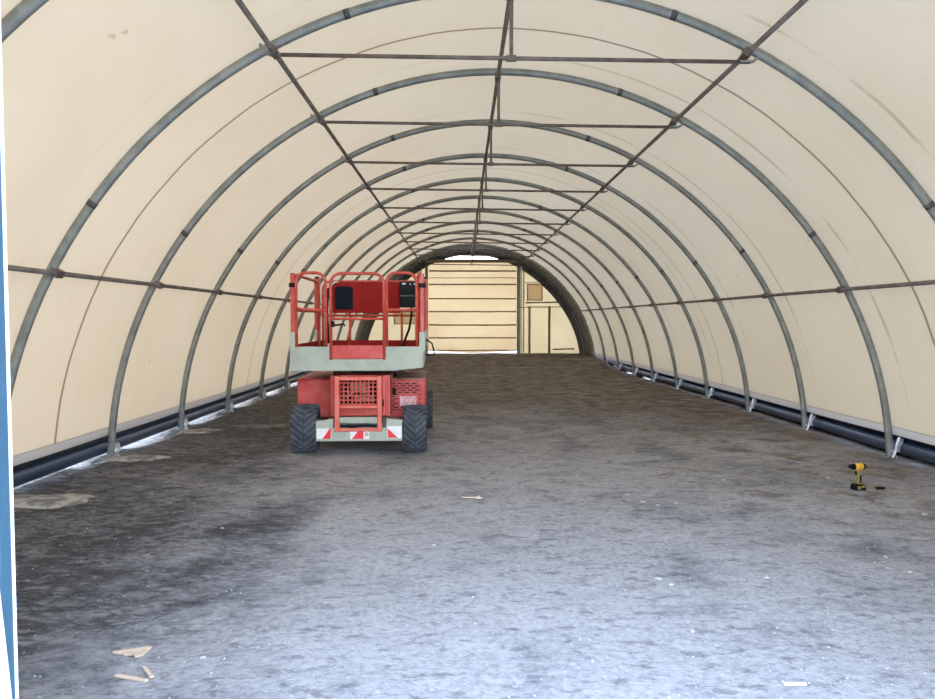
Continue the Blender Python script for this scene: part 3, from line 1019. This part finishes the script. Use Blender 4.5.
# control box
b = MB(); b.box(.455, .70, PL - .30, PL - .12, 1.87, 2.25); 
cb = b.build('control_box', M['black'], lift, bevel=.01)
b = MB()
b.box(.49, .54, PL - .306, PL - .30, 2.205, 2.225); b.box(.60, .615, PL - .306, PL - .30, 2.20, 2.22); b.box(.66, .68, PL - .306, PL - .30, 2.20, 2.225)
b.build('box_labels', M['sticker_white'], cb)
b = MB()
for x in (.50, .55, .60, .65):
    b.tube([(x, PL - .30, 2.10), (x, PL - .325, 2.10)], .012, 8); b.tube([(x, PL - .30, 1.96), (x, PL - .32, 1.96)], .014, 8)
b.build('buttons', M['navy'], cb)
b = MB(); b.box(.46, .70, PL - .32, PL - .3, 2.03, 2.05); b.build('guard_bar', M['grease'], cb)
# hoses
b = MB(); b.tube([(.62, PL - .2, 1.87), (.62, PL - .22, 1.75), (.585, PL - .25, 1.55), (.52, PL - .3, 1.38), (.46, PL - .35, 1.24), (.44, PL - .36, 1.20)], .017, 8)
b.build('control_hose', M['black'], lift, smooth=True)
b = MB(); b.tube([(-.52, PL - .0, 2.2), (-.62, PL - .02, 2.15), (-.64, PL - .05, 1.9), (-.63, PL - .05, 1.5), (-.62, PL - .05, 1.25)], .02, 8)
b.build('hanging_cable', M['black'], lift, smooth=True)
b = MB(); b.tube([(PW1 + .01, PL - .1, 1.40), (PW1 + .10, PL - .1, 1.34), (PW1 + .13, PL - .1, 1.22), (PW1 + .14, PL - .1, 1.17), (PW1 + .0, PL - .1, 1.165)], .012, 8)
b.build('side_hose', M['black'], lift, smooth=True)

# ------------------------------------------------------------------ cordless drill
dz = ground_z(3.42, 6.92)
drill = empty('cordless_drill', (3.42, 6.92, dz + .002), math.radians(8))
tag(drill, 'yellow cordless drill standing on its battery near the right wall', 'drill')
b = MB()
b.tube([(.045, 0, .232), (.035, 0, .232), (-.03, 0, .232), (-.045, 0, .232)], [.022, .032, .034, .030], 14)
b.build('motor_housing', M['yellow'], drill, smooth=True)
b = MB(); b.tube([(.045, 0, .232), (.062, 0, .232), (.066, 0, .232)], [.031, .028, .018], 12); b.build('rear_cap', M['black'], drill, smooth=True)
b = MB(); b.tube([(-.045, 0, .232), (-.062, 0, .232)], [.030, .029], 14); b.tube([(-.062, 0, .232), (-.085, 0, .232), (-.105, 0, .232)], [.024, .022, .012], 12)
b.build('chuck', M['navy'], drill, smooth=True)
b = MB(); b.prism([(-.026, .20), (.034, .21), (.024, .16), (.022, .05), (-.010, .05), (-.010, .12), (-.024, .17)], 'y', -.018, .018)
b.build('handle', M['yellow_dirty'], drill, bevel=.006)
b = MB(); b.box(.0, .022, -.020, .020, .07, .15); b.build('grip', M['black'], drill, bevel=.004)
b = MB(); b.box(-.035, -.018, -.010, .010, .15, .185); b.build('trigger', M['black'], drill, bevel=.003)
b = MB(); b.prism([(-.060, .0), (.060, .0), (.062, .045), (.03, .062), (-.045, .062), (-.062, .04)], 'y', -.038, .038)
bt = b.build('battery', M['black'], drill, bevel=.006)
b = MB(); b.box(-.035, .0, -.041, -.038, .012, .045); b.box(.008, .045, -.041, -.038, .028, .05); b.build('battery_label', M['yellow_dirty'], bt)
z = ground_z(3.66, 6.98)
b = MB(); b.prism([(-.05, -.012), (.03, -.02), (.055, .006), (.01, .02), (-.045, .014)], 'z', 0, .022)
o = b.build('socket_holder', M['black'], bevel=.005); o.location = (3.67, 6.97, z + .001)
tag(o, 'small dark plastic piece lying right of the yellow drill', 'plastic piece')

# ------------------------------------------------------------------ scraps on the floor
def on_floor(o, x, y, rz=0, dz_=0.004):
    o.location = (x, y, ground_z(x, y) + dz_)
    o.rotation_euler = (0, 0, rz)
def ray_floor(px_, py_):
    """floor point of a spot measured in the photograph"""
    d = Vector(((px_ - 467.5), -(py_ - 349.5), -709.0)).normalized()
    d = cam.rotation_euler.to_matrix() @ d
    t = -CAM[2] / d.z
    return CAM[0] + d.x * t, CAM[1] + d.y * t
b = MB(); b.prism([(-.09, -.012), (-.03, -.024), (-.02, -.034), (.02, -.032), (.045, -.055), (.08, -.04), (.085, .05), (.06, .055), (-.02, .02), (-.085, .002)], 'z', 0, .012)
o = b.build('wood_splinter', M['wood'], bevel=.003); on_floor(o, *ray_floor(131, 652)); tag(o, 'broad wedge-shaped wood splinter near the lower left corner', 'wood scrap')
b = MB(); b.prism([(-.09, -.008), (.085, -.011), (.09, .011), (-.085, .012)], 'z', 0, .012)
o = b.build('wood_stick', M['wood'], bevel=.003); on_floor(o, *ray_floor(131, 679), math.radians(-16)); tag(o, 'long flat wood stick lying below the wedge-shaped splinter', 'wood scrap')
b = MB(); b.prism([(-.065, -.007), (.065, -.011), (.07, .010), (-.065, .009)], 'z', 0, .01)
o = b.build('wood_stick', M['wood'], bevel=.003); on_floor(o, *ray_floor(147.5, 673), math.radians(-50)); tag(o, 'short wood stick lying at the right end of the long stick', 'wood scrap')
b = MB(); b.prism([(-.05, -.008), (.052, -.010), (.055, .009), (-.05, .010)], 'z', 0, .008)
o = b.build('wood_chip', M['wood_light'], bevel=.002); on_floor(o, *ray_floor(795, 685), math.radians(2)); tag(o, 'pale cream wood chip alone at the bottom right of the floor', 'wood scrap')
b = MB()
b.tube([(-.10, .02, .01), (-.03, .0, .012), (.04, -.01, .015), (.10, .0, .012)], .005, 6)
b.tube([(-.0, -.005, .012), (.05, -.04, .015), (.09, -.05, .012)], .004, 6)
b.tube([(.04, -.01, .015), (.075, .03, .02)], .004, 6)
o = b.build('dry_twig', M['wood_light'], smooth=True); on_floor(o, *ray_floor(472, 499)); tag(o, 'dry forked twig on the floor in front of the red lift', 'twig')

def stone_bm(seed, r):
    b = MB()
    bm = bmesh.new(); bmesh.ops.create_icosphere(bm, subdivisions=2, radius=r)
    for v in bm.verts:
        v.co *= 1 + 0.45 * noise.noise(v.co / r * 0.9 + Vector((seed, 0, 0)))
        v.co.z *= 0.5
        v.co.x *= 1.4
    me = bpy.data.meshes.new('pebble'); bm.to_mesh(me); bm.free()
    me.materials.append(M['stone'])
    return me
stones = [stone_bm(i * 3.1, 0.014) for i in range(4)]
# pale pebbles that can be told apart in the photograph
spots = [(659, 578, 1.6, 'larger left pebble of the close pair right of centre floor'),
         (767, 579, 1.3, 'lone white pebble on the floor directly below left of the drill'),
         (434, 545, .9, 'small pale pebble alone in front of the lift, left of the twig'),
         (577, 476, 1.3, 'pale pebble far out on the floor, right of the lift and twig'),
         (203, 658, .9, 'pale pebble just right of the wood scraps in the lower left'),
         (222, 528, .9, 'pale pebble on dark ground between the doorway post and the lift'),
         (628, 495, 1.1, 'leftmost of the four pale pebbles in a row at mid floor'),
         (643, 502, 1.2, 'second from left of the four pale pebbles in a row at mid floor'),
         (658, 506, 1.2, 'third from left of the four pale pebbles in a row at mid floor'),
         (676, 503, 1.0, 'rightmost of the four pale pebbles in a row at mid floor'),
         (724, 480, 1.1, 'pale pebble on the floor between the drill and the lift'),
         (925, 513, 1.6, 'large pale pebble at the right edge of the floor below the pipe'),
         (828, 478, 1.2, 'pale pebble just left of the yellow drill'),
         (692, 630, 1.0, 'pale pebble nearest the camera, above left of the cream wood chip'),
         (672, 584, 1.1, 'smaller right pebble of the close pair right of centre floor'),
         (885, 556, 1.0, 'upper pebble of the pale group below the drill at the right'),
         (910, 572, 1.0, 'lower right pebble of the pale group below the drill'),
         (888, 568, .9, 'lower left pebble of the pale group below the drill')]
for i, (px_, py_, sc, lab) in enumerate(spots):
    o = bpy.data.objects.new('pebble', stones[i % 4]); C.objects.link(o)
    on_floor(o, *ray_floor(px_, py_), random.random() * 6, 0.003)
    o.scale = (sc, sc, sc)
    tag(o, lab, 'pebble', 'pale pebbles on the floor')
# uncountable grit
b = MB()
rnd = random.Random(5)
for i in range(2600):
    y = 3.0 + 14 * rnd.random() ** 1.6
    x = rnd.uniform(-4.6, 4.6)
    r_ = rnd.uniform(.003, .008)
    z = ground_z(x, y)
    a = rnd.random() * 6
    vs = [(x + math.cos(a + q * PI / 2) * r_ * (1 + .5 * rnd.random()), y + math.sin(a + q * PI / 2) * r_ * (1 + .5 * rnd.random()), z - .001) for q in range(4)]
    vs.append((x, y, z + r_ * .9))
    b.add(vs, [(0, 1, 4), (1, 2, 4), (2, 3, 4), (3, 0, 4)])
tag(b.build('gravel_grit', M['stone']), 'fine pale grit scattered over the packed dirt floor', 'grit', kind='stuff')
